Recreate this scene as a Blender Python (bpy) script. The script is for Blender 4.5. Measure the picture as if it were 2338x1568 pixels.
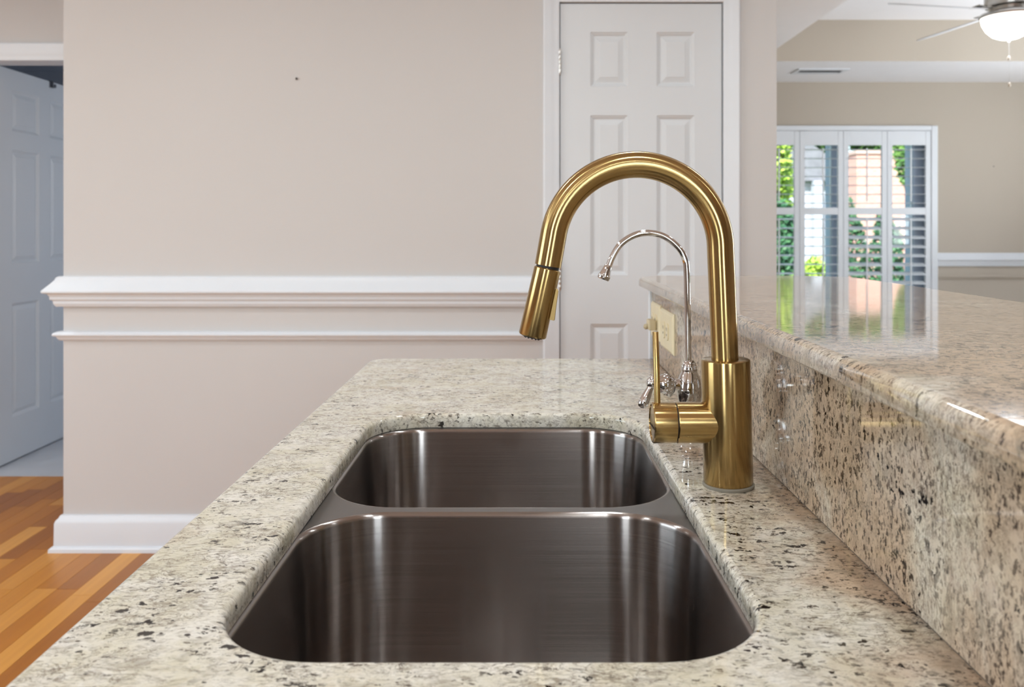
import bpy, bmesh, math, random
from mathutils import Vector, Matrix
random.seed(7)
for o in list(bpy.data.objects):
    bpy.data.objects.remove(o)
S = bpy.context.scene
COL = S.collection
R = math.radians

# ------------------------------------------------------------------ camera
cam_d = bpy.data.cameras.new('camera')
cam = bpy.data.objects.new('camera', cam_d)
COL.objects.link(cam)
cam.location = (0, 0, 1.205)
cam.rotation_euler = (R(90), 0, 0)
cam_d.sensor_width = 36
cam_d.lens = 36 * 1900 / 2338
cam_d.shift_x = -16 / 2338
cam_d.shift_y = -264 / 2338
cam_d.clip_start = 0.02
cam_d.dof.use_dof = True
cam_d.dof.focus_distance = 0.96
cam_d.dof.aperture_fstop = 9.0
S.camera = cam

# ------------------------------------------------------------------ world, sun, exposure
W = bpy.data.worlds.new('sky')
S.world = W
W.use_nodes = True
wn = W.node_tree
wn.nodes.clear()
wo = wn.nodes.new('ShaderNodeOutputWorld')
wb = wn.nodes.new('ShaderNodeBackground')
ws = wn.nodes.new('ShaderNodeTexSky')
ws.sky_type = 'NISHITA'
ws.sun_disc = False
ws.sun_elevation = R(48)
ws.sun_rotation = R(205)
ws.air_density = 1.0
ws.dust_density = 2.0
wn.links.new(ws.outputs[0], wb.inputs[0])
wb.inputs[1].default_value = 0.45
wn.links.new(wb.outputs[0], wo.inputs[0])


def light(name, kind, loc, power, color=(1, 1, 1), rot=(0, 0, 0), **kw):
    d = bpy.data.lights.new(name, kind)
    d.energy = power
    d.color = color
    for k, v in kw.items():
        setattr(d, k, v)
    o = bpy.data.objects.new(name, d)
    o.location = loc
    o.rotation_euler = rot
    COL.objects.link(o)
    return o


light('sun', 'SUN', (0, -6, 9), 9.5, (1.0, 0.95, 0.90), (R(48), 0, R(-28)), angle=R(1.0))
# fill lamps added in unseen, invented window openings (behind, to the left, and in the other rooms)
for xw in (-1.45, 0.85):
    light('rear_fill_light', 'AREA', (xw, -2.95, 1.6), 34, (0.83, 0.94, 1.0), (R(90), 0, 0), shape='RECTANGLE', size=0.66, size_y=1.25)
light('side_fill_light', 'AREA', (-4.13, 0.6, 1.6), 50, (0.83, 0.94, 1.0), (R(90), 0, R(-90)), shape='RECTANGLE', size=1.9, size_y=1.25)
light('back_room_fill_light', 'AREA', (-0.66, 5.3, 1.5), 11, (0.74, 0.85, 1.0), (R(90), 0, R(90)), shape='RECTANGLE', size=1.2, size_y=1.2)  # added fill, placed to reach the visible face of the open door
light('sitting_room_fill_light', 'AREA', (4.93, 4.6, 1.45), 95, (0.88, 0.95, 1.0), (R(148), 0, R(90)), shape='RECTANGLE', size=1.5, size_y=1.6)  # added fill, tilted up to brighten the sitting room ceiling
S.view_settings.view_transform = 'Standard'
S.view_settings.look = 'None'
S.view_settings.gamma = 1.0
S.view_settings.use_curve_mapping = False
S.view_settings.exposure = -0.02


# ------------------------------------------------------------------ helpers
def lin(r, g, b):
    f = lambda c: (c / 255 / 12.92) if c / 255 <= 0.04045 else ((c / 255 + 0.055) / 1.055) ** 2.4
    return (f(r), f(g), f(b), 1)


def newmat(name):
    m = bpy.data.materials.new(name)
    m.use_nodes = True
    nt = m.node_tree
    b = nt.nodes['Principled BSDF']
    return m, nt, b


def plain(name, col, rough=0.5, metal=0.0, bump=0.0, bscale=80, var=0.0, vscale=6, **kw):
    m, nt, b = newmat(name)
    b.inputs['Roughness'].default_value = rough
    b.inputs['Metallic'].default_value = metal
    geo = nt.nodes.new('ShaderNodeNewGeometry')
    nz = nt.nodes.new('ShaderNodeTexNoise')
    nz.inputs['Scale'].default_value = vscale
    nz.inputs['Detail'].default_value = 4
    nt.links.new(geo.outputs['Position'], nz.inputs['Vector'])
    rp = nt.nodes.new('ShaderNodeValToRGB')
    rp.color_ramp.elements[0].position = 0.3
    rp.color_ramp.elements[1].position = 0.7
    rp.color_ramp.elements[0].color = tuple(c * (1 - var) for c in col[:3]) + (1,)
    rp.color_ramp.elements[1].color = tuple(min(1, c * (1 + var)) for c in col[:3]) + (1,)
    nt.links.new(nz.outputs['Fac'], rp.inputs['Fac'])
    nt.links.new(rp.outputs['Color'], b.inputs['Base Color'])
    if bump:
        n2 = nt.nodes.new('ShaderNodeTexNoise')
        n2.inputs['Scale'].default_value = bscale
        n2.inputs['Detail'].default_value = 3
        nt.links.new(geo.outputs['Position'], n2.inputs['Vector'])
        bp = nt.nodes.new('ShaderNodeBump')
        bp.inputs['Strength'].default_value = bump
        bp.inputs['Distance'].default_value = 0.002
        nt.links.new(n2.outputs['Fac'], bp.inputs['Height'])
        nt.links.new(bp.outputs['Normal'], b.inputs['Normal'])
    for k, v in kw.items():
        b.inputs[k].default_value = v
    return m


def obj(name, bm, mat, parent=None, smooth=False, origin=None, sharp=None):
    """link a bmesh (given in world coordinates, or in the parent's frame when local=True) as one mesh object"""
    bmesh.ops.recalc_face_normals(bm, faces=bm.faces)
    me = bpy.data.meshes.new(name)
    if parent is not None:
        off = -Vector(parent['o_world'])
    else:
        if origin is None:
            xs = [v.co for v in bm.verts]
            lo = Vector((min(c.x for c in xs), min(c.y for c in xs), min(c.z for c in xs)))
            hi = Vector((max(c.x for c in xs), max(c.y for c in xs), max(c.z for c in xs)))
            origin = Vector(((lo.x + hi.x) / 2, (lo.y + hi.y) / 2, lo.z))
        off = -Vector(origin)
    for v in bm.verts:
        v.co += off
    bm.to_mesh(me)
    bm.free()
    if smooth:
        me.shade_smooth()
        if sharp:
            me.set_sharp_from_angle(angle=R(sharp))
        if smooth == 'flat_top':
            for p in me.polygons:
                if abs(p.normal.z) > 0.9999: p.use_smooth = False
    if mat:
        me.materials.append(mat)
    o = bpy.data.objects.new(name, me)
    COL.objects.link(o)
    if parent is not None:
        o.parent = parent
        W_ORIG[o.name] = Vector(parent['o_world'])
    else:
        o.location = origin
        W_ORIG[o.name] = Vector(origin)
    o['o_world'] = tuple(W_ORIG[o.name])
    return o


W_ORIG = {}


def thing(name, label, cat, loc, group=None, kind=None):
    o = bpy.data.objects.new(name, None)
    COL.objects.link(o)
    o.empty_display_size = 0.05
    o.location = loc
    o['o_world'] = tuple(loc)
    tag(o, label, cat, group, kind)
    return o


def tag(o, label=None, cat=None, group=None, kind=None):
    if label: o['label'] = label
    if cat: o['category'] = cat
    if group: o['group'] = group
    if kind: o['kind'] = kind
    return o


def struct(o, label=None):
    o['kind'] = 'structure'
    if label: o['label'] = label
    return o


def B():
    return bmesh.new()


def box(bm, x0, x1, y0, y1, z0, z1, bev=0.0, seg=2):
    vs = [bm.verts.new((x, y, z)) for z in (z0, z1) for y in (y0, y1) for x in (x0, x1)]
    fs = [(0, 1, 3, 2), (4, 6, 7, 5), (0, 4, 5, 1), (2, 3, 7, 6), (0, 2, 6, 4), (1, 5, 7, 3)]
    faces = [bm.faces.new([vs[i] for i in f]) for f in fs]
    if bev:
        es = list({e for f in faces for e in f.edges})
        bmesh.ops.bevel(bm, geom=es, offset=bev, segments=seg, affect='EDGES', profile=0.5)
    return bm


def setaxis(bm, rows, axes):
    """remember the axis of turned and drawn metal per vertex, for the direction of its brushing"""
    ly = bm.verts.layers.float_vector.get('axis') or bm.verts.layers.float_vector.new('axis')
    for row, a in zip(rows, axes):
        for v in row: v[ly] = a


def loft(bm, rings, closed=True, cap0=True, cap1=True):
    """rings: list of lists of Vector, same length"""
    R_ = [[bm.verts.new(p) for p in r] for r in rings]
    n = len(R_[0])
    for a, b in zip(R_, R_[1:]):
        for i in range(n if closed else n - 1):
            j = (i + 1) % n
            try:
                bm.faces.new((a[i], a[j], b[j], b[i]))
            except ValueError:
                pass
    if cap0: bm.faces.new(R_[0][::-1])
    if cap1: bm.faces.new(R_[-1])
    return R_


def lathe(bm, prof, n=48, mat=Matrix(), cap0=True, cap1=True):
    if 'axis' not in bm.verts.layers.float_vector: bm.verts.layers.float_vector.new('axis')
    rings = []
    for r, z in prof:
        rings.append([mat @ Vector((max(r, 1e-5) * math.cos(2 * math.pi * i / n), max(r, 1e-5) * math.sin(2 * math.pi * i / n), z)) for i in range(n)])
    rows = loft(bm, rings, True, cap0, cap1)
    setaxis(bm, rows, [mat.to_3x3() @ Vector((0, 0, 1))] * len(rows))
    return rows


def tube(bm, pts, rad, n=28, cap0=True, cap1=True):
    if 'axis' not in bm.verts.layers.float_vector: bm.verts.layers.float_vector.new('axis')
    pts = [Vector(p) for p in pts]
    rads = rad if isinstance(rad, (list, tuple)) else [rad] * len(pts)
    t0 = (pts[1] - pts[0]).normalized()
    up = Vector((0, 1, 0)) if abs(t0.y) < 0.9 else Vector((1, 0, 0))
    nrm = (up - t0 * up.dot(t0)).normalized()
    rings, tans = [], []
    for i, p in enumerate(pts):
        t = (pts[min(i + 1, len(pts) - 1)] - pts[max(i - 1, 0)]).normalized()
        nrm = (nrm - t * nrm.dot(t)).normalized()
        bi = t.cross(nrm)
        tans.append(t)
        rings.append([p + (nrm * math.cos(2 * math.pi * k / n) + bi * math.sin(2 * math.pi * k / n)) * rads[i] for k in range(n)])
    rows = loft(bm, rings, True, cap0, cap1)
    setaxis(bm, rows, tans)
    return rows


def axis_mat(origin, direction):
    d = Vector(direction).normalized()
    return Matrix.Translation(Vector(origin)) @ d.to_track_quat('Z', 'Y').to_matrix().to_4x4()


def rrect(x0, x1, y0, y1, r, z, seg=10):
    """rounded rectangle loop, counter-clockwise; r may be 4 radii (x1y0, x1y1, x0y1, x0y0)"""
    if not isinstance(r, (list, tuple)): r = [r] * 4
    pts = []
    for (cx, cy, a0, rr) in ((x1 - r[0], y0 + r[0], -90, r[0]), (x1 - r[1], y1 - r[1], 0, r[1]), (x0 + r[2], y1 - r[2], 90, r[2]), (x0 + r[3], y0 + r[3], 180, r[3])):
        for k in range(seg + 1):
            a = R(a0 + 90 * k / seg)
            pts.append(Vector((cx + rr * math.cos(a), cy + rr * math.sin(a), z)))
    return pts


def catmull(pts, sub=8):
    P = [Vector(p) for p in pts]
    P = [P[0] * 2 - P[1]] + P + [P[-1] * 2 - P[-2]]
    out = []
    for i in range(1, len(P) - 2):
        for k in range(sub):
            t = k / sub
            a, b, c, d = P[i - 1], P[i], P[i + 1], P[i + 2]
            out.append(0.5 * ((2 * b) + (c - a) * t + (2 * a - 5 * b + 4 * c - d) * t * t + (3 * b - a - 3 * c + d) * t ** 3))
    out.append(P[-2])
    return out


def fill_between(bm, loops):
    edges = []
    for lp in loops:
        for i in range(len(lp)):
            a, b = lp[i], lp[(i + 1) % len(lp)]
            e = bm.edges.get((a, b)) or bm.edges.new((a, b))
            edges.append(e)
    bmesh.ops.triangle_fill(bm, use_beauty=True, edges=edges)


def copy_tree(o, parent=None):
    c = o.copy()
    COL.objects.link(c)
    c.parent = parent
    for ch in list(o.children):
        copy_tree(ch, c)
    return c


# ------------------------------------------------------------------ materials
WALL = plain('wall_paint', lin(202, 199, 197), 0.75, bump=0.05, bscale=400, var=0.012, vscale=1.5)
WALL_DIM = plain('wall_paint_dimmed', lin(186, 176, 162), 0.75, bump=0.05, bscale=400, var=0.012, vscale=1.5)  # same wall paint, darkened in colour for the dimmer sitting room
WHITE = plain('white_trim_paint', lin(220, 224, 229), 0.38, bump=0.02, bscale=200, var=0.01)
DOORW = plain('white_door_paint', lin(211, 214, 217), 0.42, bump=0.03, bscale=250, var=0.01)
CEIL = plain('ceiling_paint', lin(242, 241, 243), 0.85, bump=0.06, bscale=250, var=0.01)
TILEF = plain('pale_back_room_floor', lin(190, 192, 196), 0.4, bump=0.05, bscale=30, var=0.05)
SILICONE = plain('grey_gasket', lin(122, 116, 104), 0.5, var=0.08, vscale=60)
DARKGAP = plain('dark_rubber', lin(24, 20, 18), 0.6)
IVORY = plain('ivory_plastic', lin(226, 212, 178), 0.35, var=0.03, vscale=40)
NAIL = plain('dark_nail', lin(70, 64, 60), 0.5, metal=0.6)
STEELHW = plain('satin_nickel', (0.62, 0.61, 0.58, 1), 0.3, metal=1.0)
FABRIC = plain('cabinet_paint', lin(214, 208, 198), 0.45, var=0.01)
VENTD = plain('vent_dark', lin(60, 56, 62), 0.7)


def metal_brushed(name, col, rough, aniso, axis, strength=0.02, spec=None, vary=0.12):
    """metal with fine brushing lines; axis = scale vector of the streak noise in object space"""
    m, nt, b = newmat(name)
    b.inputs['Metallic'].default_value = 1.0
    tc = nt.nodes.new('ShaderNodeTexCoord')
    mp = nt.nodes.new('ShaderNodeMapping')
    mp.inputs['Scale'].default_value = axis
    nz = nt.nodes.new('ShaderNodeTexNoise')
    nz.inputs['Scale'].default_value = 1.0
    nz.inputs['Detail'].default_value = 5
    nt.links.new(tc.outputs['Object'], mp.inputs['Vector'])
    nt.links.new(mp.outputs['Vector'], nz.inputs['Vector'])
    rp = nt.nodes.new('ShaderNodeMapRange')
    rp.inputs['From Min'].default_value = 0.3
    rp.inputs['From Max'].default_value = 0.7
    rp.inputs['To Min'].default_value = rough * (1 - vary * 1.5)
    rp.inputs['To Max'].default_value = rough * (1 + vary * 1.5)
    nt.links.new(nz.outputs['Fac'], rp.inputs['Value'])
    nt.links.new(rp.outputs['Result'], b.inputs['Roughness'])
    cr = nt.nodes.new('ShaderNodeValToRGB')
    cr.color_ramp.elements[0].position = 0.3
    cr.color_ramp.elements[1].position = 0.7
    cr.color_ramp.elements[0].color = tuple(c * (1 - vary) for c in col[:3]) + (1,)
    cr.color_ramp.elements[1].color = tuple(min(1, c * (1 + vary)) for c in col[:3]) + (1,)
    nt.links.new(nz.outputs['Fac'], cr.inputs['Fac'])
    nt.links.new(cr.outputs['Color'], b.inputs['Base Color'])
    if aniso:
        b.inputs['Anisotropic'].default_value = aniso
        if spec == 'axis':
            at = nt.nodes.new('ShaderNodeAttribute'); at.attribute_name = 'axis'
            nt.links.new(at.outputs['Vector'], b.inputs['Tangent'])
        else:
            cv = nt.nodes.new('ShaderNodeCombineXYZ')
            for q, v in enumerate(spec): cv.inputs[q].default_value = v
            nt.links.new(cv.outputs[0], b.inputs['Tangent'])
    if strength:
        bp = nt.nodes.new('ShaderNodeBump')
        bp.inputs['Strength'].default_value = strength
        bp.inputs['Distance'].default_value = 0.0005
        nt.links.new(nz.outputs['Fac'], bp.inputs['Height'])
        nt.links.new(bp.outputs['Normal'], b.inputs['Normal'])
    return m


BRASS = metal_brushed('brushed_brass', (0.41, 0.285, 0.118, 1), 0.22, 0.88, (30, 30, 900), 0.0, 'axis', vary=0.015)
BRASSX = metal_brushed('brushed_brass_turned', (0.44, 0.305, 0.126, 1), 0.22, 0.85, (900, 30, 30), 0.0, 'axis', vary=0.015)
BRASSP = metal_brushed('satin_brass', (0.36, 0.25, 0.105, 1), 0.28, 0.0, (30, 30, 900), 0.0, vary=0.015)
CHROME = plain('polished_chrome', (0.62, 0.61, 0.60, 1), 0.05, metal=1.0)
NICKEL = plain('brushed_nickel', (0.55, 0.54, 0.52, 1), 0.28, metal=1.0)
STEEL = metal_brushed('sink_steel', (0.335, 0.305, 0.288, 1), 0.23, 1.0, (4, 4, 900), 0.004, (0.03, 0.05, 1), vary=0.035)
STEELTOP = metal_brushed('sink_steel_rim', (0.22, 0.21, 0.205, 1), 0.40, 0.0, (30, 600, 30), 0.03, vary=0.08)


def granite(name='cream_granite'):
    m, nt, b = newmat(name)
    N, L = nt.nodes, nt.links
    geo = N.new('ShaderNodeNewGeometry')
    pos = geo.outputs['Position']

    def noise(scale, detail=6, rough=0.6, dist=0.0, vec=None, stretch=None):
        n = N.new('ShaderNodeTexNoise')
        n.inputs['Scale'].default_value = scale
        n.inputs['Detail'].default_value = detail
        n.inputs['Roughness'].default_value = rough
        n.inputs['Distortion'].default_value = dist
        v = vec or pos
        if stretch:
            mp = N.new('ShaderNodeMapping')
            mp.inputs['Scale'].default_value = stretch
            mp.inputs['Rotation'].default_value = (0.15, 0.2, 0.25)
            L.new(v, mp.inputs['Vector'])
            v = mp.outputs['Vector']
        L.new(v, n.inputs['Vector'])
        return n.outputs['Fac']

    def ramp(fac, p0, p1, c0=(0, 0, 0, 1), c1=(1, 1, 1, 1)):
        r = N.new('ShaderNodeValToRGB')
        r.color_ramp.elements[0].position = p0
        r.color_ramp.elements[1].position = p1
        r.color_ramp.elements[0].color = c0
        r.color_ramp.elements[1].color = c1
        L.new(fac, r.inputs['Fac'])
        return r.outputs['Color']

    def mix(a, c, fac, mode='MIX'):
        x = N.new('ShaderNodeMix')
        x.data_type = 'RGBA'
        x.blend_type = mode
        if isinstance(fac, float): x.inputs[0].default_value = fac
        else: L.new(fac, x.inputs[0])
        for s, v in ((x.inputs[6], a), (x.inputs[7], c)):
            if isinstance(v, tuple): s.default_value = v
            else: L.new(v, s)
        return x.outputs[2]

    def mul(a, c):
        x = N.new('ShaderNodeMath')
        x.operation = 'MULTIPLY'
        L.new(a, x.inputs[0])
        if isinstance(c, float): x.inputs[1].default_value = c
        else: L.new(c, x.inputs[1])
        return x.outputs[0]

    base = ramp(noise(14, 5, 0.6, 0.8), 0.35, 0.65, lin(207, 201, 181), lin(221, 217, 207))
    # broad warm tan drifts, stronger towards the raised-bar side of the slab
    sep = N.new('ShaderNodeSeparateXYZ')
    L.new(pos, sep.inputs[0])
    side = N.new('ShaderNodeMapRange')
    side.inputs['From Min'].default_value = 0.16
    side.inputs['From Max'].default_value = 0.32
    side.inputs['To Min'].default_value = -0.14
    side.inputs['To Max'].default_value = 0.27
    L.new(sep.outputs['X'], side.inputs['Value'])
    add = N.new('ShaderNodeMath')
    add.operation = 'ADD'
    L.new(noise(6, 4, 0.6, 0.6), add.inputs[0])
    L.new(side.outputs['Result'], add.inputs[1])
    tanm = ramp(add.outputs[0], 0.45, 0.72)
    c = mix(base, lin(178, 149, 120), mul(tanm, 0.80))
    vor = N.new('ShaderNodeTexVoronoi')
    vor.inputs['Scale'].default_value = 130
    L.new(pos, vor.inputs['Vector'])
    bw_ = N.new('ShaderNodeRGBToBW'); L.new(vor.outputs['Color'], bw_.inputs[0])
    c = mix(c, ramp(bw_.outputs[0], 0.2, 0.8), 0.08, 'OVERLAY')
    # grey-olive veining: thin crack-like lines at the mid level of a distorted noise
    def veins(scale, width, dist, stretch):
        v1 = noise(scale, 7, 0.62, dist, stretch=stretch)
        ab = N.new('ShaderNodeMath'); ab.operation = 'SUBTRACT'; L.new(v1, ab.inputs[0]); ab.inputs[1].default_value = 0.5
        ab2 = N.new('ShaderNodeMath'); ab2.operation = 'ABSOLUTE'; L.new(ab.outputs[0], ab2.inputs[0])
        return ramp(ab2.outputs[0], 0.0, width, (1, 1, 1, 1), (0, 0, 0, 1))
    vmask = ramp(noise(13, 4, 0.6), 0.40, 0.60)
    c = mix(c, lin(98, 86, 72), mul(mul(veins(30, 0.022, 1.6, (0.8, 1.5, 1.0)), vmask), 0.85))
    c = mix(c, lin(120, 108, 92), mul(mul(veins(62, 0.03, 1.0, (0.7, 1.5, 1.0)), ramp(noise(17, 3, 0.6), 0.36, 0.58)), 0.75))
    # grey smudges
    c = mix(c, lin(128, 118, 102), mul(ramp(noise(55, 6, 0.7, 0.8, stretch=(0.7, 1.3, 1.0)), 0.52, 0.68), 0.62))
    # dark flecks, drawn out along the grain
    f1 = noise(170, 3, 0.6, 0.5, stretch=(0.62, 1.2, 0.8))
    c = mix(c, lin(62, 52, 46), mul(mul(ramp(f1, 0.60, 0.66), ramp(noise(20, 3, 0.6), 0.44, 0.60)), 0.85))

    def specks(scale, thr, keep, warp, stretch):
        """irregular mica specks: voronoi cells, only some of them, each with its own size"""
        mp = N.new('ShaderNodeMapping'); mp.inputs['Scale'].default_value = stretch
        L.new(pos, mp.inputs['Vector'])
        nn = N.new('ShaderNodeTexNoise'); nn.inputs['Scale'].default_value = scale * 1.3; nn.inputs['Detail'].default_value = 3
        L.new(pos, nn.inputs['Vector'])
        sc = N.new('ShaderNodeVectorMath'); sc.operation = 'SCALE'; sc.inputs['Scale'].default_value = warp / scale
        L.new(nn.outputs['Color'], sc.inputs[0])
        ad = N.new('ShaderNodeVectorMath'); ad.operation = 'ADD'
        L.new(mp.outputs[0], ad.inputs[0]); L.new(sc.outputs[0], ad.inputs[1])
        v = N.new('ShaderNodeTexVoronoi'); v.inputs['Scale'].default_value = scale
        L.new(ad.outputs[0], v.inputs['Vector'])
        sx = N.new('ShaderNodeSeparateColor'); L.new(v.outputs['Color'], sx.inputs[0])
        rr = N.new('ShaderNodeMapRange')
        rr.inputs['From Min'].default_value = 1 - keep; rr.inputs['From Max'].default_value = 1
        rr.inputs['To Min'].default_value = 0.0; rr.inputs['To Max'].default_value = thr
        L.new(sx.outputs[0], rr.inputs['Value'])
        sb = N.new('ShaderNodeMath'); sb.operation = 'SUBTRACT'
        L.new(rr.outputs[0], sb.inputs[0]); L.new(v.outputs['Distance'], sb.inputs[1])
        return ramp(sb.outputs[0], 0.0, 0.10)

    c = mix(c, lin(104, 92, 80), mul(ramp(noise(230, 4, 0.7, 0.6, stretch=(0.5, 1.3, 0.8)), 0.57, 0.70), 0.45))
    dens = ramp(noise(16, 4, 0.65), 0.38, 0.60)
    # small specks all over, many more in the tan drifts
    c = mix(c, lin(66, 54, 46), mul(mul(specks(300, 0.60, 0.40, 1.8, (0.55, 1.25, 0.8)), dens), 0.8))
    c = mix(c, lin(52, 41, 35), mul(mul(specks(240, 0.66, 0.55, 1.9, (0.8, 1.15, 0.65)), tanm), 0.88))
    # larger black mica specks in clusters and a few alone
    cl = ramp(noise(12, 4, 0.65, 0.5), 0.50, 0.58)
    c = mix(c, lin(24, 20, 20), mul(specks(150, 0.70, 0.50, 2.0, (0.7, 1.2, 0.8)), cl))
    c = mix(c, lin(28, 24, 23), mul(specks(110, 0.50, 0.12, 1.9, (0.8, 1, 0.9)), 0.95))
    L.new(c, b.inputs['Base Color'])
    b.inputs['Roughness'].default_value = 0.05
    b.inputs['IOR'].default_value = 1.46
    bp = N.new('ShaderNodeBump')
    bp.inputs['Strength'].default_value = 0.012
    bp.inputs['Distance'].default_value = 0.002
    L.new(f1, bp.inputs['Height'])
    L.new(bp.outputs['Normal'], b.inputs['Normal'])
    return m


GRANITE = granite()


def wood_floor():
    m, nt, b = newmat('oak_floor_board')
    N, L = nt.nodes, nt.links
    oi = N.new('ShaderNodeObjectInfo')
    geo = N.new('ShaderNodeNewGeometry')
    mp = N.new('ShaderNodeMapping')
    mp.inputs['Scale'].default_value = (60, 2.2, 60)
    L.new(geo.outputs['Position'], mp.inputs['Vector'])
    ad = N.new('ShaderNodeVectorMath'); ad.operation = 'ADD'
    cmb = N.new('ShaderNodeCombineXYZ')
    ml = N.new('ShaderNodeMath'); ml.operation = 'MULTIPLY'; ml.inputs[1].default_value = 57
    L.new(oi.outputs['Random'], ml.inputs[0]); L.new(ml.outputs[0], cmb.inputs[1])
    L.new(mp.outputs[0], ad.inputs[0]); L.new(cmb.outputs[0], ad.inputs[1])
    nz = N.new('ShaderNodeTexNoise'); nz.inputs['Scale'].default_value = 1; nz.inputs['Detail'].default_value = 5
    L.new(ad.outputs[0], nz.inputs['Vector'])
    cr = N.new('ShaderNodeValToRGB')
    e = cr.color_ramp.elements
    e[0].position = 0.0; e[0].color = lin(150, 86, 6)
    e[1].position = 1.0; e[1].color = lin(224, 162, 76)
    k = e.new(0.35); k.color = lin(182, 113, 18)
    k = e.new(0.7); k.color = lin(200, 132, 36)
    L.new(oi.outputs['Random'], cr.inputs['Fac'])
    mx = N.new('ShaderNodeMix'); mx.data_type = 'RGBA'; mx.blend_type = 'MULTIPLY'; mx.inputs[0].default_value = 1.0
    g = N.new('ShaderNodeValToRGB')
    g.color_ramp.elements[0].position = 0.3; g.color_ramp.elements[0].color = (0.90, 0.87, 0.82, 1)
    g.color_ramp.elements[1].position = 0.65; g.color_ramp.elements[1].color = (1, 1, 1, 1)
    L.new(nz.outputs['Fac'], g.inputs['Fac'])
    L.new(cr.outputs['Color'], mx.inputs[6]); L.new(g.outputs['Color'], mx.inputs[7])
    L.new(mx.outputs[2], b.inputs['Base Color'])
    b.inputs['Roughness'].default_value = 0.33
    return m


OAK = wood_floor()
SUBFLOOR = plain('subfloor', lin(150, 95, 45), 0.5, var=0.1)


def glass_mat():
    m, nt, b = newmat('window_glass')
    N, L = nt.nodes, nt.links
    N.remove(b)
    out = [n for n in N if n.type == 'OUTPUT_MATERIAL'][0]
    tr = N.new('ShaderNodeBsdfTransparent'); tr.inputs[0].default_value = (0.96, 0.98, 0.97, 1)
    gl = N.new('ShaderNodeBsdfGlossy'); gl.inputs['Roughness'].default_value = 0.02
    fr = N.new('ShaderNodeFresnel'); fr.inputs[0].default_value = 1.4
    mx = N.new('ShaderNodeMixShader')
    L.new(fr.outputs[0], mx.inputs[0]); L.new(tr.outputs[0], mx.inputs[1]); L.new(gl.outputs[0], mx.inputs[2])
    L.new(mx.outputs[0], out.inputs[0])
    return m


GLASS = glass_mat()


def emit(name, col, strength):
    m, nt, b = newmat(name)
    b.inputs['Base Color'].default_value = col
    b.inputs['Emission Color'].default_value = col
    b.inputs['Emission Strength'].default_value = strength
    b.inputs['Roughness'].default_value = 0.4
    return m


# ------------------------------------------------------------------ room shell
YW = 3.12          # kitchen end wall
XC = -1.708        # its left corner
XR = 0.966         # its right corner
YD = 4.04          # hall wall with the open door
YF = 7.0           # far wall of the sitting room
ZC = 2.44

fl = obj('floor', box(B(), -4.4, 5.2, -3.2, YD, -0.12, -0.019), SUBFLOOR)
struct(fl, 'orange oak strip floor')
bm = B(); box(bm, -4.4, -0.5, YD, 6.7, -0.12, 0.0)
fl2 = struct(obj('floor', bm, TILEF), 'pale grey floor of the room behind the open door')
fl2.name = 'floor_back_room'
bm = B(); box(bm, -0.5, 5.2, YD, 7.3, -0.12, -0.004)
struct(obj('floor_sitting_room', bm, plain('pale_bounce_floor', lin(214, 208, 200), 0.95, bump=0.3, bscale=300, var=0.04)), 'unseen sitting room floor made pale to bounce light')  # unseen floor given a pale colour to bounce light upward
# oak boards in the area the photograph sees (left of the counter); shared unit mesh, scaled per board
unit = B(); box(unit, -0.5, 0.5, 0, 1, -0.019, 0.0)
ume = bpy.data.meshes.new('plank')
for v in unit.verts:
    pass
te = [e for e in unit.edges if all(abs(v.co.z) < 1e-6 for v in e.verts)]
unit.to_mesh(ume); unit.free(); ume.materials.append(OAK)
bw = 0.072
x = -3.306
ci = 0
while x < -0.62:
    y = 0.6 - random.uniform(0, 0.8)
    while y < YD - 0.01:
        ln = random.choice((0.45, 0.62, 0.8, 1.0, 1.25))
        y1 = min(y + ln, YD - 0.002)
        if YD - y1 < 0.15: y1 = YD - 0.002
        p = bpy.data.objects.new('plank', ume)
        COL.objects.link(p)
        p.parent = fl
        p.location = Vector((x, y, 0)) - Vector(fl['o_world'])
        p.scale = (bw - 0.0012, y1 - y - 0.0014, 1)
        y = y1
    x += bw
    ci += 1
# the rest of the boards lie behind the counter, out of sight
bm = B(); box(bm, -0.588, 5.2, -3.2, YD, -0.019, -0.001); box(bm, -4.4, -3.335, -3.2, YD, -0.019, -0.001); box(bm, -3.335, -0.588, -3.2, -0.22, -0.019, -0.001)
o = obj('board_field', bm, OAK, fl); o['kind'] = 'stuff'

# kitchen end wall with the pantry door opening
DX0, DX1, DZ = 0.152, 0.764, 2.05
bm = B()
box(bm, XC, DX0 - 0.018, YW, YW + 0.12, 0, ZC)
box(bm, DX1 + 0.018, XR, YW, YW + 0.12, 0, ZC)
box(bm, DX0 - 0.018, DX1 + 0.018, YW, YW + 0.12, DZ + 0.018, ZC)
wb_ = struct(obj('wall_back', bm, WALL), 'taupe painted kitchen wall with white chair rail')
bm = B(); box(bm, XC, XC + 0.12, YW + 0.12, YD, 0, ZC)
struct(obj('wall_pantry_side', bm, WALL), 'taupe side of the pantry block')
bm = B(); box(bm, XR - 0.12, XR, YW + 0.12, YF, 0, ZC)
struct(obj('wall_sitting_room_left', bm, WALL_DIM), 'taupe side wall of the sitting room')
bm = B(); box(bm, -0.5, XR - 0.12, YD, YD + 0.12, 0, ZC)
struct(obj('wall_pantry_back', bm, WALL), 'taupe rear wall of the pantry')
# hall wall with open door
HX0, HX1, HZ = -2.625, -1.80, 2.035
bm = B()
box(bm, -4.4, HX0, YD, YD + 0.12, 0, ZC)
box(bm, HX1, -0.5, YD, YD + 0.12, 0, ZC)
box(bm, HX0, HX1, YD, YD + 0.12, HZ, ZC)
struct(obj('wall_hall', bm, WALL), 'taupe hall wall above the open door')
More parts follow.
